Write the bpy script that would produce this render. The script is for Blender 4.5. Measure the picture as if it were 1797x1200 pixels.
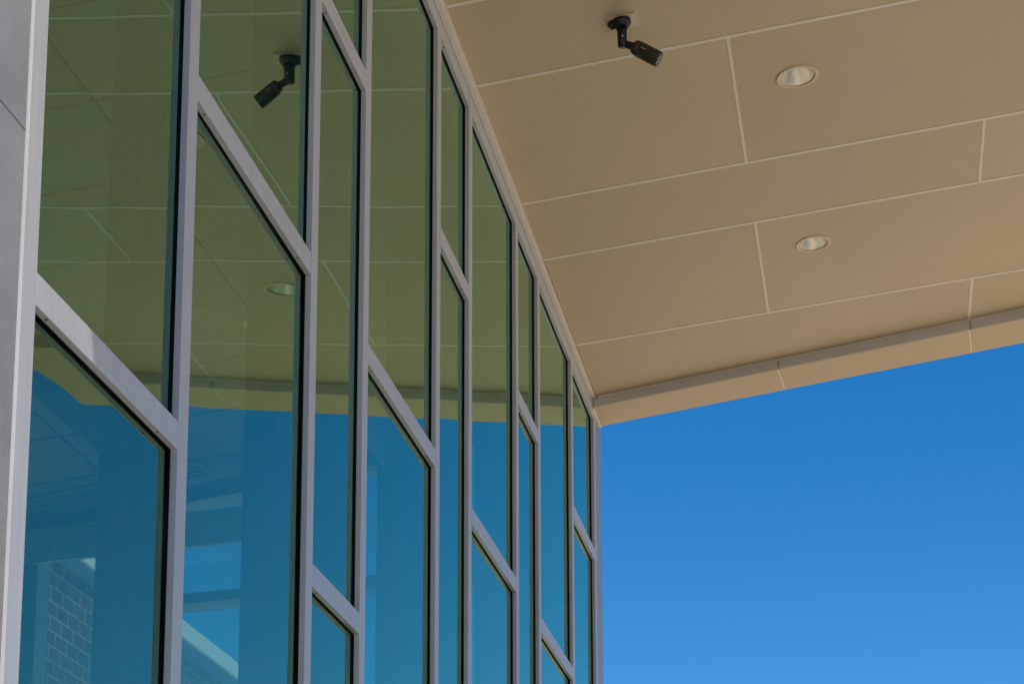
import bpy, bmesh, math, random
from mathutils import Vector, Matrix

random.seed(7)
scene = bpy.context.scene
for o in list(bpy.data.objects):
    bpy.data.objects.remove(o)

# ------------------------------------------------------------------ units
# Plan of the place: X points out of the glass wall, Y runs along it away from
# the viewer, Z is up.  Lengths below are in modules of 1.8 m; eye height 1.6 m.
S = 1.8
EYE = 1.6


def W(x, y, z):
    return Vector((x * S, y * S, z * S + EYE))


# ------------------------------------------------------------------ camera
PITCH, YAW, ROLL = 0.19629, -0.21161, 0.0042
fw = Vector((math.sin(YAW) * math.cos(PITCH), math.cos(YAW) * math.cos(PITCH), math.sin(PITCH)))
r0 = Vector((math.cos(YAW), -math.sin(YAW), 0.0))
u0 = r0.cross(fw)
cr, sr = math.cos(ROLL), math.sin(ROLL)
rr = r0 * cr + u0 * sr
uu = u0 * cr - r0 * sr
cam_data = bpy.data.cameras.new('camera')
cam = bpy.data.objects.new('camera', cam_data)
scene.collection.objects.link(cam)
m = Matrix((rr, uu, -fw)).transposed().to_4x4()
m.translation = W(1, 0, 0)
cam.matrix_world = m
cam_data.sensor_fit = 'HORIZONTAL'
cam_data.sensor_width = 36.0
cam_data.lens = 3632.89 / 1797.0 * 36.0
cam_data.shift_x = 116.04 / 1797.0      # perspective-corrected (shifted) architectural view
cam_data.shift_y = 745.81 / 1797.0
cam_data.clip_start = 0.05
cam_data.clip_end = 3000.0
scene.camera = cam

# ------------------------------------------------------------------ sky and sun
SUN_EL = math.radians(69.0)
SUN_AZ = math.radians(24.0)             # swing from straight behind the viewer towards +X
sun_vec = Vector((math.sin(SUN_AZ) * math.cos(SUN_EL), -math.cos(SUN_AZ) * math.cos(SUN_EL), math.sin(SUN_EL)))
world = bpy.data.worlds.new('World')
scene.world = world
world.use_nodes = True
wn = world.node_tree
for n in list(wn.nodes):
    wn.nodes.remove(n)
sky = wn.nodes.new('ShaderNodeTexSky')
sky.sky_type = 'NISHITA'
sky.sun_disc = False
sky.sun_elevation = SUN_EL
sky.sun_rotation = math.atan2(sun_vec.x, sun_vec.y)
sky.air_density = 1.0
sky.dust_density = 0.0
sky.ozone_density = 2.0
sky.altitude = 2200.0
hsv = wn.nodes.new('ShaderNodeHueSaturation')
hsv.inputs['Saturation'].default_value = 1.41
hsv.inputs['Value'].default_value = 1.0
bg = wn.nodes.new('ShaderNodeBackground')
bg.inputs['Strength'].default_value = 0.091
wo = wn.nodes.new('ShaderNodeOutputWorld')
wn.links.new(sky.outputs['Color'], hsv.inputs['Color'])
wn.links.new(hsv.outputs['Color'], bg.inputs['Color'])
wn.links.new(bg.outputs['Background'], wo.inputs['Surface'])

sd = bpy.data.lights.new('sun', 'SUN')
sd.energy = 5.0
sd.angle = math.radians(0.53)
sd.color = (1.0, 0.95, 0.87)
sun = bpy.data.objects.new('sun', sd)
scene.collection.objects.link(sun)
sun.rotation_euler = sun_vec.to_track_quat('Z', 'Y').to_euler()
sun.location = (0, 0, 40)

scene.view_settings.view_transform = 'Standard'
scene.view_settings.look = 'None'
scene.view_settings.exposure = 0.8
scene.view_settings.gamma = 1.0
scene.view_settings.use_curve_mapping = False
scene.render.engine = 'CYCLES'
cy = scene.cycles
cy.max_bounces = 10
cy.diffuse_bounces = 5
cy.glossy_bounces = 6
cy.transmission_bounces = 8
cy.transparent_max_bounces = 24
cy.caustics_reflective = False
cy.caustics_refractive = False
cy.sample_clamp_indirect = 6.0
cy.use_denoising = True

# ------------------------------------------------------------------ materials
def nodes_of(name):
    mt = bpy.data.materials.new(name)
    mt.use_nodes = True
    nt = mt.node_tree
    b = nt.nodes.get('Principled BSDF')
    return mt, nt, b


def mat(name, col, rough=0.5, metal=0.0, spec=0.5, var=0.06, vscale=3.0, bump=0.0, bscale=60.0, speck=0.0, piece=0.0, streak=0.0):
    """Procedural paint / metal / masonry: base colour with cloudy variation, roughness mottling, fine relief."""
    mt, nt, b = nodes_of(name)
    L = nt.links
    tc = nt.nodes.new('ShaderNodeTexCoord')
    ns = nt.nodes.new('ShaderNodeTexNoise')
    ns.inputs['Scale'].default_value = vscale
    ns.inputs['Detail'].default_value = 6.0
    ns.inputs['Roughness'].default_value = 0.6
    geo = nt.nodes.new('ShaderNodeNewGeometry')
    L.new(geo.outputs['Position'], ns.inputs['Vector'])
    rp = nt.nodes.new('ShaderNodeValToRGB')
    rp.color_ramp.elements[0].position = 0.3
    rp.color_ramp.elements[1].position = 0.7
    rp.color_ramp.elements[0].color = tuple(c * (1 - var) for c in col) + (1,)
    rp.color_ramp.elements[1].color = tuple(min(1, c * (1 + var)) for c in col) + (1,)
    L.new(ns.outputs['Fac'], rp.inputs['Fac'])
    out = rp.outputs['Color']
    if speck > 0:
        n2 = nt.nodes.new('ShaderNodeTexNoise')
        n2.inputs['Scale'].default_value = 38.0
        n2.inputs['Detail'].default_value = 3.0
        L.new(geo.outputs['Position'], n2.inputs['Vector'])
        r2 = nt.nodes.new('ShaderNodeValToRGB')
        r2.color_ramp.elements[0].position = 0.62
        r2.color_ramp.elements[1].position = 0.78
        r2.color_ramp.elements[0].color = (0, 0, 0, 1)
        r2.color_ramp.elements[1].color = (1, 1, 1, 1)
        L.new(n2.outputs['Fac'], r2.inputs['Fac'])
        mu = nt.nodes.new('ShaderNodeMath')
        mu.operation = 'MULTIPLY'
        mu.inputs[1].default_value = speck
        L.new(r2.outputs['Color'], mu.inputs[0])
        mx = nt.nodes.new('ShaderNodeMixRGB')
        mx.inputs['Color2'].default_value = tuple(min(1, c * 1.7 + 0.05) for c in col) + (1,)
        L.new(mu.outputs['Value'], mx.inputs['Fac'])
        L.new(out, mx.inputs['Color1'])
        out = mx.outputs['Color']
    if streak > 0:      # faint run-off marks, drawn out downwards
        mp = nt.nodes.new('ShaderNodeMapping')
        mp.inputs['Scale'].default_value = (60.0, 60.0, 1.6)
        L.new(geo.outputs['Position'], mp.inputs['Vector'])
        n5 = nt.nodes.new('ShaderNodeTexNoise')
        n5.inputs['Scale'].default_value = 1.0
        n5.inputs['Detail'].default_value = 4.0
        L.new(mp.outputs['Vector'], n5.inputs['Vector'])
        r5 = nt.nodes.new('ShaderNodeMapRange')
        r5.inputs['From Min'].default_value = 0.35
        r5.inputs['From Max'].default_value = 0.7
        r5.inputs['To Min'].default_value = 1.0 + streak * 0.4
        r5.inputs['To Max'].default_value = 1.0 - streak
        L.new(n5.outputs['Fac'], r5.inputs['Value'])
        v5 = nt.nodes.new('ShaderNodeVectorMath')
        v5.operation = 'SCALE'
        L.new(out, v5.inputs[0])
        L.new(r5.outputs['Result'], v5.inputs['Scale'])
        out = v5.outputs['Vector']
    if piece > 0:       # each board comes from its own paint batch
        oi = nt.nodes.new('ShaderNodeObjectInfo')
        r6 = nt.nodes.new('ShaderNodeMapRange')
        r6.inputs['To Min'].default_value = 1.0 - piece
        r6.inputs['To Max'].default_value = 1.0 + piece
        L.new(oi.outputs['Random'], r6.inputs['Value'])
        v6 = nt.nodes.new('ShaderNodeVectorMath')
        v6.operation = 'SCALE'
        L.new(out, v6.inputs[0])
        L.new(r6.outputs['Result'], v6.inputs['Scale'])
        out = v6.outputs['Vector']
    L.new(out, b.inputs['Base Color'])
    mr = nt.nodes.new('ShaderNodeMapRange')
    mr.inputs['To Min'].default_value = max(0.02, rough - 0.06)
    mr.inputs['To Max'].default_value = min(1.0, rough + 0.06)
    L.new(ns.outputs['Fac'], mr.inputs['Value'])
    L.new(mr.outputs['Result'], b.inputs['Roughness'])
    b.inputs['Metallic'].default_value = metal
    b.inputs['Specular IOR Level'].default_value = spec
    if bump > 0:
        n3 = nt.nodes.new('ShaderNodeTexNoise')
        n3.inputs['Scale'].default_value = bscale
        n3.inputs['Detail'].default_value = 4.0
        L.new(geo.outputs['Position'], n3.inputs['Vector'])
        bp = nt.nodes.new('ShaderNodeBump')
        bp.inputs['Strength'].default_value = 1.0
        bp.inputs['Distance'].default_value = bump
        L.new(n3.outputs['Fac'], bp.inputs['Height'])
        L.new(bp.outputs['Normal'], b.inputs['Normal'])
    return mt


M_ALU = mat('painted_aluminium', (0.46, 0.44, 0.43), rough=0.38, spec=0.5, var=0.04, vscale=4.0, bump=0.00004, bscale=90, streak=0.07, piece=0.02)
M_TRIM = mat('cream_trim_paint', (0.71, 0.60, 0.47), rough=0.5, var=0.04, vscale=5)
M_SOFFIT = mat('tan_soffit_panel', (0.525, 0.40, 0.24), rough=0.55, spec=0.35, var=0.045, vscale=0.9, bump=0.00008, bscale=140, piece=0.035)
M_BEAM = mat('tan_edge_metal', (0.48, 0.355, 0.20), rough=0.5, spec=0.35, var=0.035, vscale=1.5)
M_FRAME_DIM = mat('dimmed_frame_aluminium', (0.26, 0.26, 0.26), rough=0.5, var=0.03)  # frame aluminium with the room's dimness put into its colour
M_BEAD = mat('pale_bead_metal', (0.66, 0.53, 0.38), rough=0.45, var=0.03)
M_POST = mat('slate_grey_post', (0.27, 0.275, 0.30), rough=0.42, var=0.04, streak=0.05)  # darker and bluer than the rest of the frame
M_SKYLIT = mat('beam_skylight_grey', (0.54, 0.485, 0.43), rough=0.4, var=0.04, vscale=6)  # skylight on the beam's inner face, painted as a paler grey
M_GASKET = mat('black_rubber', (0.006, 0.006, 0.006), rough=0.7, spec=0.1, var=0.1)
M_SCREW = mat('dark_screw', (0.03, 0.025, 0.02), rough=0.4, metal=0.5)
M_PANEL = mat('grey_fibre_cement', (0.25, 0.243, 0.238), rough=0.75, spec=0.3, var=0.17, vscale=5.0, bump=0.0003, bscale=50, speck=0.12)
M_CEIL = mat('interior_ceiling_board', (0.45, 0.44, 0.42), rough=0.8, spec=0.2, var=0.03)
M_DARK = mat('dark_void', (0.03, 0.03, 0.03), rough=0.9, spec=0.1)
M_INT = mat('interior_white_paint', (0.6, 0.6, 0.58), rough=0.7, spec=0.2, var=0.03)
M_FLOOR = mat('interior_floor', (0.3, 0.29, 0.27), rough=0.4, var=0.08)
M_BOUNCE = mat('pale_bounce_slab', (0.46, 0.375, 0.275), rough=0.85, spec=0.2, var=0.10, vscale=0.6)  # warm pale tone chosen for the light it throws upward
M_GROUND = mat('weathered_paving_ground', (0.30, 0.285, 0.265), rough=0.85, spec=0.2, var=0.10, vscale=0.6)
M_BLOCK = mat('grey_concrete_block', (0.085, 0.056, 0.040), rough=1.0, spec=0.0, var=0.14, vscale=4.5, bump=0.002, bscale=35, speck=0.25, piece=0.16)
M_MORTAR = mat('pale_mortar', (0.42, 0.32, 0.25), rough=1.0, spec=0.0, var=0.15, vscale=8)
M_COPING = mat('white_coping_metal', (0.78, 0.76, 0.72), rough=0.5, var=0.04)
M_DARK_BAND = mat('dark_band', (0.10, 0.10, 0.11), rough=0.5, var=0.05)
M_CAM = mat('dark_bronze_camera_paint', (0.032, 0.023, 0.014), rough=0.42, spec=0.4, var=0.1, vscale=30)
M_CAMARM = mat('black_camera_plastic', (0.007, 0.006, 0.005), rough=0.45, spec=0.35, var=0.1)
M_PLATE = mat('pale_mount_plate', (0.55, 0.44, 0.30), rough=0.5, var=0.08, vscale=60)
M_STICK = mat('white_sticker', (0.75, 0.74, 0.70), rough=0.6, var=0.08, vscale=200)
M_REFLECTOR = mat('brushed_reflector', (0.95, 0.88, 0.76), rough=0.33, metal=0.8, var=0.03)
M_RING = mat('tan_light_ring', (0.66, 0.46, 0.24), rough=0.45, var=0.03)
M_LENSGLASS = mat('lens_window', (0.02, 0.02, 0.02), rough=0.06, spec=0.8, var=0.02)
M_IRIS = mat('grey_lens_ring', (0.22, 0.21, 0.19), rough=0.35, var=0.05)


def coated_glass():
    """Green tinted double glazing: clear outer reflection over a tinted reflective layer, rest let through."""
    mt, nt, b = nodes_of('tinted_coated_glass')
    nt.nodes.remove(b)
    L = nt.links
    out = nt.nodes.get('Material Output')
    geo = nt.nodes.new('ShaderNodeNewGeometry')
    ns = nt.nodes.new('ShaderNodeTexNoise')
    ns.inputs['Scale'].default_value = 0.9
    ns.inputs['Detail'].default_value = 1.0
    L.new(geo.outputs['Position'], ns.inputs['Vector'])
    bp = nt.nodes.new('ShaderNodeBump')
    bp.inputs['Strength'].default_value = 1.0
    bp.inputs['Distance'].default_value = 0.0030
    L.new(ns.outputs['Fac'], bp.inputs['Height'])
    fr = nt.nodes.new('ShaderNodeFresnel')
    fr.inputs['IOR'].default_value = 1.5
    g1 = nt.nodes.new('ShaderNodeBsdfGlossy')
    g1.inputs['Color'].default_value = (0.86, 0.95, 0.88, 1)
    g1.inputs['Roughness'].default_value = 0.0
    g2 = nt.nodes.new('ShaderNodeBsdfGlossy')
    g2.inputs['Color'].default_value = (0.28, 0.80, 0.45, 1)
    g2.inputs['Roughness'].default_value = 0.0
    L.new(bp.outputs['Normal'], g1.inputs['Normal'])
    L.new(bp.outputs['Normal'], g2.inputs['Normal'])
    tr = nt.nodes.new('ShaderNodeBsdfTransparent')
    tr.inputs['Color'].default_value = (0.58, 0.90, 0.84, 1)
    # stronger coating at grazing angles
    ma = nt.nodes.new('ShaderNodeMath')
    ma.operation = 'MULTIPLY_ADD'
    ma.inputs[1].default_value = 1.45
    ma.inputs[2].default_value = 0.10
    ma.use_clamp = True
    L.new(fr.outputs['Fac'], ma.inputs[0])
    m2 = nt.nodes.new('ShaderNodeMixShader')
    L.new(ma.outputs['Value'], m2.inputs['Fac'])
    L.new(tr.outputs['BSDF'], m2.inputs[1])
    L.new(g2.outputs['BSDF'], m2.inputs[2])
    # thin film of dust and dried drops
    n2 = nt.nodes.new('ShaderNodeTexNoise')
    n2.inputs['Scale'].default_value = 55.0
    n2.inputs['Detail'].default_value = 5.0
    L.new(geo.outputs['Position'], n2.inputs['Vector'])
    n4 = nt.nodes.new('ShaderNodeTexNoise')
    n4.inputs['Scale'].default_value = 2.2
    n4.inputs['Detail'].default_value = 3.0
    L.new(geo.outputs['Position'], n4.inputs['Vector'])
    mm = nt.nodes.new('ShaderNodeMath')
    mm.operation = 'MULTIPLY'
    L.new(n2.outputs['Fac'], mm.inputs[0])
    L.new(n4.outputs['Fac'], mm.inputs[1])
    mr = nt.nodes.new('ShaderNodeMapRange')
    mr.inputs['From Min'].default_value = 0.26
    mr.inputs['From Max'].default_value = 0.45
    mr.inputs['To Min'].default_value = 0.0
    mr.inputs['To Max'].default_value = 0.03
    L.new(mm.outputs['Value'], mr.inputs['Value'])
    df = nt.nodes.new('ShaderNodeBsdfDiffuse')
    df.inputs['Color'].default_value = (0.5, 0.48, 0.44, 1)
    m1 = nt.nodes.new('ShaderNodeMixShader')
    L.new(fr.outputs['Fac'], m1.inputs['Fac'])
    L.new(m2.outputs['Shader'], m1.inputs[1])
    L.new(g1.outputs['BSDF'], m1.inputs[2])
    m3 = nt.nodes.new('ShaderNodeMixShader')
    L.new(mr.outputs['Result'], m3.inputs['Fac'])
    L.new(m1.outputs['Shader'], m3.inputs[1])
    L.new(df.outputs['BSDF'], m3.inputs[2])
    L.new(m3.outputs['Shader'], out.inputs['Surface'])
    return mt


def inner_glass(name, tint, refl):
    """Inner pane and clear edges: nearly all of the light goes through."""
    mt, nt, b = nodes_of(name)
    nt.nodes.remove(b)
    out = nt.nodes.get('Material Output')
    tr = nt.nodes.new('ShaderNodeBsdfTransparent')
    tr.inputs['Color'].default_value = tint
    gl = nt.nodes.new('ShaderNodeBsdfGlossy')
    gl.inputs['Roughness'].default_value = 0.0
    mx = nt.nodes.new('ShaderNodeMixShader')
    mx.inputs['Fac'].default_value = refl
    nt.links.new(tr.outputs['BSDF'], mx.inputs[1])
    nt.links.new(gl.outputs['BSDF'], mx.inputs[2])
    nt.links.new(mx.outputs['Shader'], out.inputs['Surface'])
    return mt


M_GLASS = coated_glass()
M_GLASS_IN = inner_glass('clear_inner_glass', (0.92, 0.96, 0.94, 1), 0.06)
M_GLASS_END = inner_glass('tinted_end_glass', (0.82, 0.86, 0.84, 1), 0.08)

# ------------------------------------------------------------------ object helpers
col = scene.collection
base_of = {}


def tag(o, label=None, cat=None, group=None, kind=None):
    if label:
        o['label'] = label
    if cat:
        o['category'] = cat
    if group:
        o['group'] = group
    if kind:
        o['kind'] = kind
    return o


def thing(name, label, cat, loc, group=None):
    o = bpy.data.objects.new(name, None)
    col.objects.link(o)
    o.location = loc
    o.empty_display_size = 0.1
    base_of[o.name] = Vector(loc)
    return tag(o, label, cat, group)


def link_mesh(name, me, center, parent=None):
    o = bpy.data.objects.new(name, me)
    col.objects.link(o)
    base_of[o.name] = Vector(center)
    if parent is not None:
        o.parent = parent
        o.location = Vector(center) - base_of[parent.name]
    else:
        o.location = center
    return o


def finish(name, bm, material, parent=None, smooth=False, recalc=True):
    """World-space bmesh -> object with its origin in its middle."""
    if recalc:
        bmesh.ops.recalc_face_normals(bm, faces=bm.faces)
    lo = Vector((1e9,) * 3)
    hi = Vector((-1e9,) * 3)
    for v in bm.verts:
        for i in range(3):
            lo[i] = min(lo[i], v.co[i])
            hi[i] = max(hi[i], v.co[i])
    c = (lo + hi) / 2
    for v in bm.verts:
        v.co -= c
    me = bpy.data.meshes.new(name)
    bm.to_mesh(me)
    bm.free()
    mats = material if isinstance(material, (list, tuple)) else [material]
    for mm in mats:
        me.materials.append(mm)
    if smooth:
        for p in me.polygons:
            p.use_smooth = True
    return link_mesh(name, me, c, parent)


def add_hexa(bm, c8, bevel=0.0, mat_index=0):
    vs = [bm.verts.new(c) for c in c8]
    fs = [(0, 3, 2, 1), (4, 5, 6, 7), (0, 1, 5, 4), (1, 2, 6, 5), (2, 3, 7, 6), (3, 0, 4, 7)]
    faces = [bm.faces.new([vs[i] for i in f]) for f in fs]
    for f in faces:
        f.material_index = mat_index
    if bevel > 0:
        es = list({e for f in faces for e in f.edges})
        bmesh.ops.bevel(bm, geom=es, offset=bevel, segments=2, affect='EDGES', profile=0.6)
    return faces


def add_box(bm, x0, x1, y0, y1, z0, z1, bevel=0.0):
    """Box in module coordinates."""
    a = [W(x0, y0, z0), W(x1, y0, z0), W(x1, y1, z0), W(x0, y1, z0),
         W(x0, y0, z1), W(x1, y0, z1), W(x1, y1, z1), W(x0, y1, z1)]
    return add_hexa(bm, a, bevel)


def box(name, x0, x1, y0, y1, z0, z1, material, parent=None, bevel=0.0):
    bm = bmesh.new()
    add_box(bm, x0, x1, y0, y1, z0, z1, bevel)
    return finish(name, bm, material, parent)


def add_prism(bm, pts, zlo, zhi, bevel=0.0):
    """Polygon pts (x, y in modules) between two height functions."""
    lo = [bm.verts.new(W(x, y, zlo(x, y))) for x, y in pts]
    hi = [bm.verts.new(W(x, y, zhi(x, y))) for x, y in pts]
    n = len(pts)
    fs = [bm.faces.new(lo[::-1]), bm.faces.new(hi)]
    for i in range(n):
        j = (i + 1) % n
        fs.append(bm.faces.new((lo[i], lo[j], hi[j], hi[i])))
    if bevel > 0:
        es = list({e for f in fs for e in f.edges})
        bmesh.ops.bevel(bm, geom=es, offset=bevel, segments=1, affect='EDGES')
    return fs


def prism(name, pts, zlo, zhi, material, parent=None, bevel=0.0):
    bm = bmesh.new()
    add_prism(bm, pts, zlo, zhi, bevel)
    return finish(name, bm, material, parent)


def frame_from(d):
    d = d.normalized()
    a = Vector((0, 0, 1)) if abs(d.z) < 0.9 else Vector((0, 1, 0))
    u = d.cross(a).normalized()
    return u, d.cross(u).normalized()


def add_revolve(bm, p0, axis, prof, seg=32, cap=True):
    """Surface of revolution: prof = [(distance along axis, radius)] in metres, world p0."""
    axis = axis.normalized()
    u, v = frame_from(axis)
    rings = []
    for t, r in prof:
        rings.append([bm.verts.new(p0 + axis * t + (u * math.cos(a) + v * math.sin(a)) * r)
                      for a in (2 * math.pi * k / seg for k in range(seg))])
    for a, b in zip(rings, rings[1:]):
        for k in range(seg):
            bm.faces.new((a[k], a[(k + 1) % seg], b[(k + 1) % seg], b[k]))
    if cap:
        bm.faces.new(rings[0][::-1])
        bm.faces.new(rings[-1])


def revolve(name, p0, axis, prof, material, parent=None, seg=32, cap=True, recalc=True):
    bm = bmesh.new()
    add_revolve(bm, p0, axis, prof, seg, cap)
    o = finish(name, bm, material, parent, recalc=recalc)
    me = o.data
    for p in me.polygons:
        p.use_smooth = len(p.vertices) == 4
    return o


def shade_auto(o, ang=40):
    me = o.data
    me.polygons.foreach_set('use_smooth', [True] * len(me.polygons))
    try:
        me.set_sharp_from_angle(angle=math.radians(ang))
    except Exception:
        pass


# ------------------------------------------------------------------ measured layout (modules)
W1 = 0.043            # face width of mullions and transoms
P_GLASS = 0.0147       # glass lies this far behind the cap face
CAP = 0.0113          # depth of the cap metal
GLASS_T = 0.0135
BACK = 0.123          # depth of the frame behind the face
Y1 = 2.80288
WA, WB = 0.68978, 0.38733
Z0, DZ, HT = 1.09845, 0.58495, 0.0428
ZHEAD = 2.81506
MY = [2.23435]        # far (right) edges of the mullion faces
for i in range(1, 9):
    n = i - 1
    MY.append(Y1 + WA * ((n + 1) // 2) + WB * (n // 2))
MY.append(7.2845)
POST_END = 7.446
SA, SB, SC = 2.86441, 0.08633, -0.00274
XT = 0.0128
ZG = -EYE / S         # ground level


def sof(x, y, d=0.0):
    return SA + SB * x + SC * y + d


KJ = math.tan(-0.01779)


def joint_y(yw, x):
    return yw - 0.0017 + KJ * x


E0, KE = 7.21649, math.tan(-0.12594)
STEP, EDX = -0.0394, 0.1968
KE2 = KE + 0.0137


def edge_in(x):
    return E0 + KE * x


def edge_out(x):
    return E0 + EDX + KE2 * x


XN = 1.988             # the canopy edge jumps back here
NOTCH = 0.347
XOUT = 3.25
YNEAR = 1.80          # near end of the canopy


def end_y(x):
    return 7.42 - 0.126 * x


# ------------------------------------------------------------------ the setting
bm = bmesh.new()
add_hexa(bm, [Vector(c) for c in ((-400, -400, -0.5), (400, -400, -0.5), (400, 600, -0.5), (-400, 600, -0.5),
                                 (-400, -400, 0), (400, -400, 0), (400, 600, 0), (-400, 600, 0))])
tag(finish('ground', bm, M_GROUND), kind='structure')

bm = bmesh.new()
add_hexa(bm, [Vector(c) for c in ((-4, 8.3 * S, 0.004), (60, 8.3 * S, 0.004), (60, 120, 0.004), (-4, 120, 0.004),
                                 (-4, 8.3 * S, 0.05), (60, 8.3 * S, 0.05), (60, 120, 0.05), (-4, 120, 0.05))])
tag(finish('bounce_slab', bm, M_BOUNCE), kind='structure')  # unseen slab added to bounce warm light up onto the soffit

XB = -4.6             # back wall of the room
YB = 0.4              # near wall of the room
zf = ZG + 0.004
tag(prism('floor', [(XB, YB), (-0.13, YB), (-0.13, end_y(0) - 0.14), (XB, end_y(XB) - 0.14)],
          lambda x, y: ZG + 0.002, lambda x, y: ZG + 0.012, M_FLOOR), kind='structure')
tag(prism('back_wall', [(XB - 0.12, YB - 0.12), (XB, YB - 0.12), (XB, end_y(XB)), (XB - 0.12, end_y(XB))],
          lambda x, y: ZG + 0.014, lambda x, y: sof(x, y, 0.02), M_INT), kind='structure')
tag(prism('near_wall', [(XB + 0.002, YB - 0.12), (-0.13, YB - 0.12), (-0.13, YB), (XB + 0.002, YB)],
          lambda x, y: ZG + 0.014, lambda x, y: sof(x, y, 0.02), M_INT), kind='structure')

# roof over the room and interior ceiling
prf = prism('roof', [(XB - 0.12, YB - 0.12), (0.004, YB - 0.12), (0.004, edge_out(0) + 0.02), (XB - 0.12, end_y(XB) + 0.25)],
            lambda x, y: sof(x, y, 0.10), lambda x, y: sof(x, y, 0.26), M_BEAM)
tag(prf, kind='structure')
ceil = prism('ceiling', [(XB + 0.002, YB + 0.002), (-0.002, YB + 0.002), (-0.002, end_y(0) + 0.01), (XB + 0.002, end_y(XB) + 0.01)],
             lambda x, y: sof(x, y, 0.012), lambda x, y: sof(x, y, 0.03), M_DARK)
tag(ceil, kind='structure')
tile_y = [4.68 + 0.4225 * k for k in range(-10, 8)]
tile_x = [-0.0, -0.96, -1.92, -2.88, -3.84, XB]
INT_LIGHTS = [(-0.955, 6.13, 0.058), (-1.075, 6.485, 0.036)]
g = 0.0055
vent_cut = []
for a, b in zip(tile_y, tile_y[1:]):
    for xa, xb in zip(tile_x, tile_x[1:]):
        y0, y1 = a + g, b - g
        x1, x0 = xa - g, xb + g
        if y0 > end_y(0) - 0.15 or y1 < YB + .1:
            continue
        if y1 > end_y(x1) - 0.001:
            pts = [(x0, y0), (x1, y0), (x1, min(y1, end_y(x1) - 0.001)), (x0, min(y1, end_y(x0) - 0.001))]
        else:
            pts = [(x0, max(y0, YB + .01)), (x1, max(y0, YB + .01)), (x1, y1), (x0, y1)]
        prism('ceiling_tile', pts, lambda x, y: sof(x, y, 0.0), lambda x, y: sof(x, y, 0.011), M_CEIL, ceil)

# ------------------------------------------------------------------ curtain wall
cw = thing('glass_facade', 'tall glass curtain wall with grey aluminium frame and staggered crossbars', 'glass wall',
           W(0, 2.19, ZG))


def make_mullion(parent, yr, ztop, zbot, w=W1):
    yl = yr - w
    bm = bmesh.new()
    add_box(bm, -CAP, 0.0, yl, yr, zbot, ztop, 0.0016)
    add_box(bm, -0.0305, -CAP - 0.0002, yl + 0.014, yr - 0.014, zbot, ztop)
    add_box(bm, -BACK, -P_GLASS - GLASS_T - 0.0022, yl, yr, zbot, ztop, 0.0012)
    o = finish('mullion', bm, M_ALU, parent)
    bm = bmesh.new()
    for ya, yb in ((yl + 0.0007, yl + 0.010), (yr - 0.010, yr - 0.0007)):
        add_box(bm, -P_GLASS + 0.0001, -CAP - 0.0001, ya, yb, zbot, ztop)
        add_box(bm, -P_GLASS - GLASS_T - 0.0021, -P_GLASS - GLASS_T - 0.0001, ya, yb, zbot, ztop)
    finish('gasket', bm, M_GASKET, o)
    return o


def make_transom(parent, y0, y1, zt, name='transom', inset=0.0006):
    """y0..y1 clear width between mullion faces; zt top of the face."""
    zb = zt - HT
    bm = bmesh.new()
    add_box(bm, -CAP, -0.0004, y0 + inset, y1 - inset, zb, zt, 0.0014)
    add_box(bm, -0.0305, -CAP - 0.0002, y0 + inset, y1 - inset, zb + 0.014, zt - 0.014)
    add_box(bm, -BACK + 0.001, -P_GLASS - GLASS_T - 0.0022, y0 + inset, y1 - inset, zb, zt, 0.0012)
    o = finish(name, bm, M_ALU, parent)
    bm = bmesh.new()
    for za, zc in ((zb + 0.0007, zb + 0.010), (zt - 0.010, zt - 0.0007)):
        add_box(bm, -P_GLASS + 0.0001, -CAP - 0.0001, y0 + inset, y1 - inset, za, zc)
        add_box(bm, -P_GLASS - GLASS_T - 0.0021, -P_GLASS - GLASS_T - 0.0001, y0 + inset, y1 - inset, za, zc)
    finish('gasket', bm, M_GASKET, o)
    for ys in (y0 + 0.045, y1 - 0.075):
        revolve('screw', W(-0.0052, ys, zb) + Vector((0, 0, 0.001)), Vector((0, 0, -1)),
                [(0, 0.0030), (0.0026, 0.0030), (0.0034, 0.0018)], M_SCREW, o, seg=10)
    return o


def make_pane(parent, y0, y1, z0, z1, tilt=None):
    """Sealed glass unit: coated outer face, clear inner face and edges."""
    ov = 0.009
    bm = bmesh.new()
    c = W(-P_GLASS - GLASS_T / 2, (y0 + y1) / 2, (z0 + z1) / 2)
    hx, hy, hz = GLASS_T / 2 * S, ((y1 - y0) / 2 + ov) * S, ((z1 - z0) / 2 + ov) * S
    fs = add_hexa(bm, [Vector((sx * hx, sy * hy, sz * hz)) for sx, sy, sz in
                       ((-1, -1, -1), (1, -1, -1), (1, 1, -1), (-1, 1, -1), (-1, -1, 1), (1, -1, 1), (1, 1, 1), (-1, 1, 1))])
    bmesh.ops.recalc_face_normals(bm, faces=bm.faces)
    for f in bm.faces:
        f.material_index = 0 if f.normal.x > 0.9 else 1
    me = bpy.data.meshes.new('pane')
    bm.to_mesh(me)
    bm.free()
    me.materials.append(M_GLASS)
    me.materials.append(M_GLASS_IN)
    o = link_mesh('pane', me, c, parent)
    o.rotation_euler = (0, random.uniform(-0.0006, 0.0006), random.uniform(-0.0008, 0.0008)) if tilt is None else (0, tilt[0], tilt[1])
    return o


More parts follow.
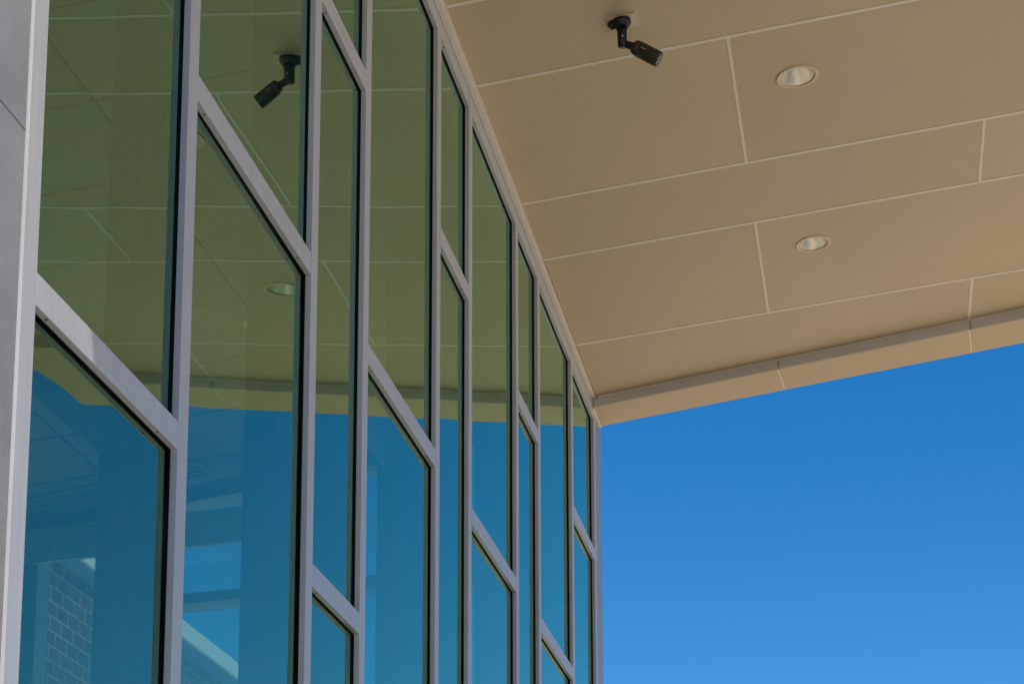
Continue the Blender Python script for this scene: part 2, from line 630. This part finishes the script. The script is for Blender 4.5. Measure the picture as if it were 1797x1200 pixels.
ZB = ZG + 0.03
ZT = ZHEAD
for i, yr in enumerate(MY):
    make_mullion(cw, yr, sof(0, yr, -0.0006) if False else ZHEAD - 0.0006, ZB)
levels = [Z0 + DZ * k for k in range(-3, 3)]      # k = -3 .. 2
for i in range(9):
    y0, y1 = MY[i], MY[i + 1] - W1
    ks = (-2, 0, 2) if i % 2 == 0 else (-3, -1, 1)
    zs = [Z0 + DZ * k for k in ks]
    for z in zs:
        make_transom(cw, y0, y1, z)
    make_transom(cw, y0, y1, ZHEAD - 0.0003, 'head_rail')
    bots = [ZB] + zs
    tops = [z - HT for z in zs] + [ZHEAD - HT]
    for q, (a, b) in enumerate(zip(bots, tops)):
        # two units sit visibly out of true in their frames
        make_pane(cw, y0, y1, a, b, (-0.0020, 0.0) if (i, q) == (0, 1) else ((0.0, 0.0036) if (i, q) == (1, 2) else None))
# sill below
box('sill', -BACK, 0.004, MY[0] - W1, MY[-1], ZG + 0.003, ZB - 0.0005, M_ALU, cw, 0.002)
# corner post at the far end
box('corner_post', -BACK, -0.0012, MY[-1] + 0.0006, POST_END, ZB, ZHEAD - 0.0006, M_POST, cw, 0.002)

# grey wall panels left of the frame, set back so the frame edge shows
gw = thing('panel_facade', 'grey speckled cement panel wall beside the leftmost frame upright', 'wall', W(-0.05, 1.2, ZG))
pz = [ZG + 0.02, -0.55, 0.35, 1.2655, 2.18, 2.80]
for a, b in zip(pz, pz[1:]):
    box('panel', -0.02, -0.0042, 0.55, MY[0] - W1 - 0.0006, a + 0.0010, b - 0.0010, M_PANEL, gw, 0.0012)
box('backing_wall', -BACK, -0.0205, 0.30, MY[0] - W1 - 0.0006, ZG + 0.02, 2.80, M_DARK, gw)

# ------------------------------------------------------------------ end glass wall (skewed), seen through the glass
ew = thing('window_facade', 'skewed end window wall seen through the glass with wide crossbars and sky behind', 'window wall',
           W(-1.2, end_y(-1.2), ZG))


def end_bar(name, xa, xb, za, zb, d0=0.0, d1=-0.123, material=M_FRAME_DIM, slope=0.0):
    """Bar along the end wall, from depth d0 (outside) to d1 (inside) in Y; slope tilts it with the ceiling."""
    pts = [(xa, end_y(xa) + d1), (xb, end_y(xb) + d1), (xb, end_y(xb) + d0), (xa, end_y(xa) + d0)]
    return prism(name, pts, lambda x, y: za + slope * x, lambda x, y: zb + slope * x, material, ew, 0.0012)


XM = [-0.05, -0.82, -1.24, -1.95, -2.385, -3.10, -3.56, XB + 0.03]
for x in XM[1:]:
    end_bar('mullion', x - 0.0475, x + 0.0475, ZG + 0.02, sof(x - .05, end_y(x), -0.0012))
for k, (xb, xa) in enumerate(zip(XM, XM[1:])):
    ks = (-2, 0, 2) if k in (1, 2, 4) else (-3, -1, 1)
    zs = [Z0 + DZ * q for q in ks]
    for z in zs:
        end_bar('transom', xa + 0.048, xb - 0.048, z - HT, z)
    end_bar('head_rail', xa + 0.048, xb - 0.048, SA - 0.0215 - 0.056, SA - 0.0215, slope=SB)
    for a, b in zip([ZG + 0.02] + zs, [z - HT for z in zs]):
        end_bar('pane', xa + 0.045, xb - 0.045, a - 0.002, b + 0.002, d0=-0.012, d1=-0.018, material=M_GLASS_END)
    xa2, xb2 = xa + 0.045, xb - 0.045
    prism('pane', [(xa2, end_y(xa2) - .018), (xb2, end_y(xb2) - .018), (xb2, end_y(xb2) - .012), (xa2, end_y(xa2) - .012)],
          lambda x, y: zs[-1] - 0.002, lambda x, y: SA - 0.0215 - 0.055 + SB * x, M_GLASS_END, ew)
# flat band in front of the upper panes, inside the room
end_bar('spandrel_band', XB + 0.05, -1.24, 2.452, 2.594, d0=-0.125, d1=-0.150, material=M_INT)

# ------------------------------------------------------------------ canopy
cp = thing('entrance_canopy', 'tan panelled canopy soffit sloping up from the glass wall with a dropped edge', 'canopy',
           W(0.013, 4.5, SA))
LIGHTS = [(0.844, 5.205, 0.0565), (0.847, 6.238, 0.0555)]      # x, y, ring radius
HOLE = 0.0485


def out_edge(x):
    return edge_out(x) - (NOTCH if x > XN else 0.0)


def in_edge(x):
    return edge_in(x) - (NOTCH if x > XN else 0.0)


TJ = 0.0060           # half width of the long joint trims
TC = 0.0042           # half width of the cross joint trims
rows = [YNEAR] + MY[1:9] + [None]
PANEL_T = 0.011


def holed_panel(x0, x1, ya, yb, cx, cyy, r, name):
    """Panel with a round cut-out; ya, yb functions of x."""
    n = 48
    angs = [2 * math.pi * k / n for k in range(n)]
    cor = [(x0, ya(x0)), (x1, ya(x1)), (x1, yb(x1)), (x0, yb(x0))]
    angs += [math.atan2(c[1] - cyy, c[0] - cx) % (2 * math.pi) for c in cor]
    angs = sorted(angs)
    bm = bmesh.new()
    rings = []

    def hit(a):
        dx, dy = math.cos(a), math.sin(a)
        best = 1e9
        for (p, q) in zip(cor, cor[1:] + cor[:1]):
            ex, ey = q[0] - p[0], q[1] - p[1]
            den = dx * ey - dy * ex
            if abs(den) < 1e-12:
                continue
            t = ((p[0] - cx) * ey - (p[1] - cyy) * ex) / den
            s = ((p[0] - cx) * dy - (p[1] - cyy) * dx) / den
            if t > 0 and -1e-6 <= s <= 1 + 1e-6:
                best = min(best, t)
        return cx + dx * best, cyy + dy * best
    for a in angs:
        ix, iy = cx + r * math.cos(a), cyy + r * math.sin(a)
        ox, oy = hit(a)
        rings.append([bm.verts.new(W(ix, iy, sof(ix, iy))), bm.verts.new(W(ox, oy, sof(ox, oy))),
                      bm.verts.new(W(ox, oy, sof(ox, oy, PANEL_T))), bm.verts.new(W(ix, iy, sof(ix, iy, PANEL_T)))])
    k = len(rings)
    for i in range(k):
        a, b = rings[i], rings[(i + 1) % k]
        for j in range(4):
            bm.faces.new((a[j], a[(j + 1) % 4], b[(j + 1) % 4], b[j]))
    return finish(name, bm, M_SOFFIT, cp)


def row_fun(k, side):
    if k == 0:
        return lambda x: YNEAR
    if k == len(rows) - 1:
        return lambda x: in_edge(x)
    return lambda x: joint_y(rows[k], x)


for k in range(len(rows) - 1):
    ya0, yb0 = row_fun(k, 0), row_fun(k + 1, 1)
    wide = (k % 2 == 1)      # rows between mullions 1-2, 3-4, 5-6, 7-8 are the wide ones
    xs = [0.0115, 0.678, 2.03, XOUT] if wide else [0.0115, 1.3535, 2.70, XOUT]
    if k == 8:
        xs = [XT, 1.3555, XN]
    if k == 7:
        xs = [XT, 0.678, XN, 2.70, XOUT]
    ya = lambda x, f=ya0, e=(TJ if k > 0 else 0): f(x) + e
    if k == 7:
        yb = lambda x, f=yb0: (f(x) - TJ) if x < XN + .001 else in_edge(x) - 0.0005
    else:
        yb = lambda x, f=yb0, e=(TJ if k < 8 else 0.0005): f(x) - e
    for xi, (xa, xb) in enumerate(zip(xs, xs[1:])):
        x0, x1 = xa + (TC if xi else 0.0005), xb - TC
        if k == 7 and xa >= XN - 1e-6:
            yf = lambda x: in_edge(max(x, XN + 0.002)) - 0.0005
        else:
            yf = yb
        lights = [l for l in LIGHTS if x0 < l[0] < x1 and ya(l[0]) < l[1] < yf(l[0])]
        if lights:
            l = lights[0]
            holed_panel(x0, x1, ya, yf, l[0], l[1], HOLE, 'soffit_panel')
        else:
            prism('soffit_panel', [(x0, ya(x0)), (x1, ya(x1)), (x1, yf(x1)), (x0, yf(x0))],
                  lambda x, y: sof(x, y), lambda x, y: sof(x, y, PANEL_T), M_SOFFIT, cp)
        # cross joint trim
        if xi:
            prism('joint_trim', [(xa - TC + .0001, ya(xa)), (xa + TC - .0001, ya(xa)), (xa + TC - .0001, yf(xa)), (xa - TC + .0001, yf(xa))],
                  lambda x, y: sof(x, y, -0.0008), lambda x, y: sof(x, y, 0.008), M_TRIM, cp)
for k in range(1, 9):
    xe = XOUT if k < 8 else XN
    f = row_fun(k, 0)
    prism('joint_trim', [(XT + .0005, f(XT) - TJ + .0001), (xe, f(xe) - TJ + .0001), (xe, f(xe) + TJ - .0001), (XT + .0005, f(XT) + TJ - .0001)],
          lambda x, y: sof(x, y, -0.0012), lambda x, y: sof(x, y, 0.008), M_TRIM, cp)
# trim between wall head and soffit: upright face and flange
prism('wall_trim', [(-0.01, YNEAR), (0.0004, YNEAR), (0.0004, edge_out(0) - 0.004), (-0.01, edge_out(0) - 0.004)],
      lambda x, y: ZHEAD + 0.0045, lambda x, y: sof(x, y, 0.010), M_ALU, cp, 0.0008)
prism('wall_trim', [(0.0006, YNEAR), (0.0118, YNEAR), (0.0118, edge_in(0) - 0.002), (0.0006, edge_in(0) - 0.002)],
      lambda x, y: sof(x, y, -0.0045), lambda x, y: sof(x, y, -0.0004), M_TRIM, cp, 0.0006)
# dropped edge in lengths, with gaps for the joints
bx = [0.0050, 0.688, 1.358, XN]
for xa, xb in zip(bx, bx[1:]):
    sk = 0.012
    a, b = xa + 0.003, xb - 0.003
    pts = [(a, edge_in(a) + .0005), (b, edge_in(b) + .0005), (b + (sk if xb < XN else 0), edge_out(b + (sk if xb < XN else 0))),
           (a + (sk if xa > .1 else 0), edge_out(a + (sk if xa > .1 else 0)))]
    prism('edge_beam', pts, lambda x, y: sof(x, y, STEP), lambda x, y: sof(x, y, 0.098), M_BEAM, cp, 0.0012)
    # strip added over the inner face, its grey tone imitating skylight on the beam
    prism('skylight_strip', [(a, edge_in(a) - .0030), (b, edge_in(b) - .0030), (b, edge_in(b) + .0003), (a, edge_in(a) + .0003)],
          lambda x, y: sof(x, y, STEP + 0.0008), lambda x, y: sof(x, y, -0.0088), M_SKYLIT, cp, 0.0006)
    if xb < XN:
        prism('joint_trim', [(b + .0002, edge_in(b) + .004), (b + .0058, edge_in(b) + .004), (b + .0058 + sk, edge_out(b + sk) - .0006), (b + .0002 + sk, edge_out(b + sk) - .0006)],
              lambda x, y: sof(x, y, STEP + 0.0015), lambda x, y: sof(x, y, 0.0), M_TRIM, cp)
a, b = XN + 0.0005, XOUT
prism('edge_beam', [(a, in_edge(XN + .001) + .0005), (b, in_edge(b) + .0005), (b, out_edge(b)), (a, out_edge(XN + .001))],
      lambda x, y: sof(x, y, STEP), lambda x, y: sof(x, y, 0.098), M_BEAM, cp, 0.0012)
# return of the dropped edge along the step in plan
prism('edge_beam', [(XN - EDX, in_edge(XN + .001) + .001), (XN, in_edge(XN + .001) + .001), (XN, edge_in(XN) - .0004), (XN - EDX, edge_in(XN - EDX) - .0004)],
      lambda x, y: sof(x, y, STEP), lambda x, y: sof(x, y, 0.097), M_BEAM, cp, 0.0012)
# bead along the top of the dropped edge
prism('bead_trim', [(0.02, edge_in(0.02) - 0.006), (XN - EDX, edge_in(XN - EDX) - 0.006), (XN - EDX, edge_in(XN - EDX) + 0.0002), (0.02, edge_in(0.02) + 0.0002)],
      lambda x, y: sof(x, y, -0.0085), lambda x, y: sof(x, y, -0.0004), M_BEAD, cp, 0.0008)
# end cap trim where the dropped edge meets the wall
prism('end_trim', [(-0.003, edge_in(0) + .004), (0.0070, edge_in(0) + .004), (0.0070, edge_out(0) + .002), (-0.003, edge_out(0) + .002)],
      lambda x, y: sof(x, y, STEP - 0.0045), lambda x, y: sof(x, y, 0.05), M_TRIM, cp, 0.0006)
# deck above the soffit
prism('roof_deck', [(0.0045, YNEAR - .01), (XOUT, YNEAR - .01), (XOUT, edge_out(XOUT) - NOTCH - .004), (XN, edge_out(XN) - NOTCH - .004), (XN, edge_out(XN) - .004), (0.0045, edge_out(0) - .004)],
      lambda x, y: sof(x, y, 0.10), lambda x, y: sof(x, y, 0.26), M_BEAM, cp)
# fascia boards closing the open sides
prism('fascia', [(0.0045, YNEAR - .01), (XOUT, YNEAR - .01), (XOUT, YNEAR - .0005), (0.0045, YNEAR - .0005)],
      lambda x, y: sof(x, y, -0.01), lambda x, y: sof(x, y, 0.0995), M_BEAM, cp)
prism('fascia', [(XOUT + .0005, YNEAR), (XOUT + .01, YNEAR), (XOUT + .01, out_edge(XOUT)), (XOUT + .0005, out_edge(XOUT))],
      lambda x, y: sof(x, y, -0.01), lambda x, y: sof(x, y, 0.0995), M_BEAM, cp)


# ------------------------------------------------------------------ recessed downlights
def up_at(x, y):
    return Vector((-SB, -SC, 1)).normalized()


def downlight(x, y, rad, label, ring_mat, depth=0.085, ring_in=0.83):
    c = W(x, y, sof(x, y))
    n = up_at(x, y)
    t = thing('recessed_downlight', label, 'ceiling light', c, 'recessed downlights')
    R = rad * S
    r = R * ring_in
    revolve('trim_ring', c - n * 0.0050, n, [(0.0047, R), (0.0012, R), (0.0, R - 0.003), (0.0, r + 0.001), (0.0012, r), (0.010, r - 0.0004)],
            ring_mat, t, seg=64, cap=False, recalc=False)
    rc = r - 0.0012
    prof = [(0.006, rc), (depth * 0.35, rc * 0.93), (depth * 0.7, rc * 0.80), (depth, rc * 0.62)]
    can = revolve('reflector', c - n * 0.004, n, prof, M_REFLECTOR, t, seg=64, cap=False)
    revolve('lamp', c + n * (depth - 0.006), n, [(0.0, rc * 0.60), (0.004, rc * 0.6)], M_STICK, t, seg=32)
    revolve('housing', c + n * 0.024, n, [(0.0, rc * 1.04), (depth, rc * 1.04), (depth + 0.004, rc * 0.9)], M_DARK, t, seg=32, cap=False)
    return t


downlight(*LIGHTS[0], 'round recessed downlight in the soffit to the right of the security camera', M_RING)
downlight(*LIGHTS[1], 'round recessed downlight in the soffit nearest the blue sky', M_RING)


def surface_light(x, y, rad, label):
    c = W(x, y, sof(x, y))
    n = -up_at(x, y)
    t = thing('interior_downlight', label, 'ceiling light', c, 'interior ceiling lights')
    R = rad * S
    revolve('trim_ring', c, n, [(0.0, R), (0.006, R), (0.010, R * 0.93), (0.010, R * 0.84), (0.002, R * 0.80), (0.0, R * 0.8)], M_STICK, t, seg=48, cap=False)
    revolve('reflector', c, n, [(0.0005, R * 0.79), (0.004, R * 0.79)], M_REFLECTOR, t, seg=48)
    return t


surface_light(*INT_LIGHTS[0], 'larger faint round ceiling light seen inside through the second bay')
surface_light(*INT_LIGHTS[1], 'smaller faint round ceiling light inside, below the larger one')


# ------------------------------------------------------------------ interior grilles
def skew_rect(xa, xb, ya, yb):
    k = -0.126
    xm = (xa + xb) / 2
    return [(xa, ya + k * (xa - xm)), (xb, ya + k * (xb - xm)), (xb, yb + k * (xb - xm)), (xa, yb + k * (xa - xm))]


def grille(name, label, xa, xb, ya, yb, nsl, cat):
    t = thing(name, label, cat, W((xa + xb) / 2, (ya + yb) / 2, sof((xa + xb) / 2, (ya + yb) / 2)))
    fwid = 0.012
    lo = lambda x, y: sof(x, y, -0.008)
    hi = lambda x, y: sof(x, y, -0.0004)
    prism('backing', skew_rect(xa, xb, ya, yb), lambda x, y: sof(x, y, -0.0016), hi, M_DARK, t)
    for (a, b, c, d) in ((xa, xb, ya, ya + fwid), (xa, xb, yb - fwid, yb)):
        prism('frame', [(p[0], p[1]) for p in skew_rect(a, b, c, d)], lo, lambda x, y: sof(x, y, -0.0018), M_INT, t)
    for (a, b) in ((xa, xa + fwid), (xb - fwid, xb)):
        k = -0.126
        xm = (xa + xb) / 2
        pts = [(a, ya + fwid + k * (a - xm)), (b, ya + fwid + k * (b - xm)), (b, yb - fwid + k * (b - xm)), (a, yb - fwid + k * (a - xm))]
        prism('frame', pts, lo, lambda x, y: sof(x, y, -0.0018), M_INT, t)
    st = (yb - ya - 2 * fwid) / nsl
    for i in range(nsl):
        y0 = ya + fwid + st * (i + 0.3)
        k = -0.126
        xm = (xa + xb) / 2
        a, b = xa + fwid + .0005, xb - fwid - .0005
        prism('slat', [(a, y0 + k * (a - xm)), (b, y0 + k * (b - xm)), (b, y0 + st * .5 + k * (b - xm)), (a, y0 + st * .5 + k * (a - xm))],
              lambda x, y: sof(x, y, -0.006), lambda x, y: sof(x, y, -0.0018), M_INT, t)
    return t


grille('ceiling_vent', 'square slatted air vent in the room ceiling seen through the second glass bay', -1.76, -1.535, 7.235, 7.425, 4, 'vent')
grille('slot_diffuser', 'long slotted air diffuser in the room ceiling seen through the leftmost bay', -2.75, -1.93, 7.345, 7.475, 4, 'vent')

# ------------------------------------------------------------------ block wall beyond the room
bw = thing('block_wall', 'grey concrete block wall with pale coping seen through the glass beyond the room', 'wall', W(-5.0, 14, ZG))
tag(bw, kind='thing')
BWX = -5.0
YW0, YW1 = 9.0, 24.0
ctop = 0.758 * 6.0
box("wall_core", BWX - 0.16, BWX - 0.0012, YW0, YW1, ZG + 0.002, ctop, M_MORTAR, bw)
box('dark_coping_band', BWX - 0.20, BWX + 0.012, YW0 - 0.02, YW1 + 0.02, ctop + 0.0005, 0.7735 * 6.03, M_DARK_BAND, bw, 0.002)  # dark band between the block core and the coping
box('coping', BWX - 0.22, BWX + 0.04, YW0 - 0.03, YW1 + 0.03, 0.7735 * 6.03 + 0.0005, 0.7735 * 6.03 + 0.150, M_COPING, bw, 0.004)
CH, CL = 0.1129, 0.2258
block_me = None
mg = 0.0046
cx0 = 13.35
ncol, nrow = 27, 11
for r in range(nrow):
    zc = ctop - CH * (r + 0.5)
    for c in range(ncol):
        yc = cx0 + CL * c + (CL / 2 if r % 2 else 0)
        if block_me is None:
            bm = bmesh.new()
            hx, hy, hz = 0.06 * S, (CL / 2 - mg) * S, (CH / 2 - mg) * S
            add_hexa(bm, [Vector((sx * hx, sy * hy, sz * hz)) for sx, sy, sz in
                          ((-1, -1, -1), (1, -1, -1), (1, 1, -1), (-1, 1, -1), (-1, -1, 1), (1, -1, 1), (1, 1, 1), (-1, 1, 1))], 0)
            es = [e for e in bm.edges if all(v.co.x > 0 for v in e.verts)]
            bmesh.ops.bevel(bm, geom=es, offset=0.004, segments=1, affect='EDGES')
            bmesh.ops.recalc_face_normals(bm, faces=bm.faces)
            block_me = bpy.data.meshes.new('block')
            bm.to_mesh(block_me)
            bm.free()
            block_me.materials.append(M_BLOCK)
        o = link_mesh('block', block_me, W(BWX - 0.06 + 0.0005 + random.uniform(-0.0008, 0.0008), yc, zc), bw)

# ------------------------------------------------------------------ security camera
bx0, by0 = 0.4223, 4.7680
B = W(bx0, by0, sof(bx0, by0))
sc = thing('security_camera', 'dark bullet security camera hanging from the canopy soffit on a jointed arm', 'security camera', B)
dn = -up_at(bx0, by0)
# pale square mounting plate
prism('mounting_plate', [(0.387, 4.752), (0.459, 4.746), (0.462, 4.808), (0.390, 4.814)],
      lambda x, y: sof(x, y, -0.0045), lambda x, y: sof(x, y, -0.0003), M_PLATE, sc, 0.0006)
revolve('base', B + dn * 0.0086, dn, [(0, 0.040), (0.003, 0.044), (0.016, 0.044), (0.020, 0.041), (0.024, 0.036), (0.034, 0.033), (0.037, 0.026)],
        M_CAMARM, sc, seg=40)
revolve('cable_gland', W(0.4035, 4.768, sof(0.4035, 4.768)) + dn * 0.012, Vector((-0.55, 0.2, -0.55)),
        [(0, 0.020), (0.026, 0.020), (0.030, 0.015)], M_CAMARM, sc, seg=20)
El = W(0.4235, 4.7775, 2.826)
ax = El - (B + dn * 0.03)
arm = revolve('arm', B + dn * 0.034, ax, [(0, 0.0235), (ax.length * 0.45, 0.0225), (ax.length * 0.75, 0.0215), (ax.length + 0.012, 0.0205), (ax.length + 0.018, 0.014)],
              M_CAMARM, sc, seg=28)
revolve('pivot_screw', El + Vector((0.004, -0.0262, 0.020)), Vector((0, -1, 0)), [(0, 0.0034), (0.0022, 0.0034), (0.003, 0.002)], M_STICK, arm, seg=14)
H0 = W(0.4545, 4.7801, 2.8129)
H1 = W(0.5163, 4.7887, 2.7748)
hd = (H1 - H0).normalized()
kn = H0 - El
revolve('knuckle', El, kn, [(0, 0.0175), (kn.length * 0.4, 0.0165), (kn.length * 0.85, 0.018), (kn.length, 0.022)], M_CAMARM, sc, seg=24)
HL = (H1 - H0).length
house = revolve('housing', H0 - hd * 0.010, hd, [(0, 0.020), (0.004, 0.028), (0.012, 0.0335), (0.022, 0.0350), (0.030, 0.0352), (0.0305, 0.0345), (0.033, 0.0345), (0.0335, 0.0355),
                                             (HL + 0.002, 0.0362), (HL + 0.007, 0.0355), (HL + 0.008, 0.0335), (HL + 0.006, 0.0325)], M_CAM, sc, seg=48)
revolve('lens_window', H0 + hd * (HL - 0.006), hd, [(0, 0.0323), (0.0022, 0.0321)], M_LENSGLASS, house, seg=40)
revolve('lens_ring', H0 + hd * (HL - 0.0035), hd, [(0, 0.0185), (0.0010, 0.0185), (0.0014, 0.0175), (0.0010, 0.0120), (0.0, 0.0115)], M_IRIS, house, seg=32)
# crescent of the sensor windows either side of the lens
uu_, vv_ = frame_from(hd)
for a in (0.3, 1.1, 1.9, 3.4, 4.3, 5.2):
    revolve('infrared_lamp', H0 + hd * (HL - 0.0035) + (uu_ * math.cos(a) + vv_ * math.sin(a)) * 0.0245, hd, [(0, 0.0042), (0.0012, 0.0040)], M_IRIS, house, seg=12)
# small pale maker's mark along the housing, facing the viewer
to_cam = (W(1, 0, 0) - H0).normalized()
side = (to_cam - hd * to_cam.dot(hd)).normalized()
upv = hd.cross(side)
nrm = (side * 0.93 + (upv if upv.z > 0 else -upv) * 0.36).normalized()
tang = hd.cross(nrm).normalized()
bm = bmesh.new()
x = 0.034
for wdt in (0.0042, 0.0016, 0.0040, 0.0022, 0.0040, 0.0030):
    p = H0 + hd * x + nrm * 0.0353
    c8 = []
    for q in (-0.0006, 0.0006):
        for (s, t2) in ((0, -1), (1, -1), (1, 1), (0, 1)):
            c8.append(p + hd * (s * wdt) + tang * (t2 * 0.0016) + nrm * q)
    add_hexa(bm, c8)
    x += wdt + 0.0012
finish('maker_mark', bm, M_PLATE, house)
# white sticker tag at the rear underside
p = H0 + hd * 0.004 - (upv if upv.z > 0 else -upv) * 0.030 + side * 0.012
bm = bmesh.new()
c8 = []
for q in (-0.0008, 0.0008):
    for (s, t2) in ((-1, -1), (1, -1), (1, 1), (-1, 1)):
        c8.append(p + hd * (s * 0.008) + upv * (t2 * 0.010) + side * q)
add_hexa(bm, c8)
finish('sticker', bm, M_STICK, sc)
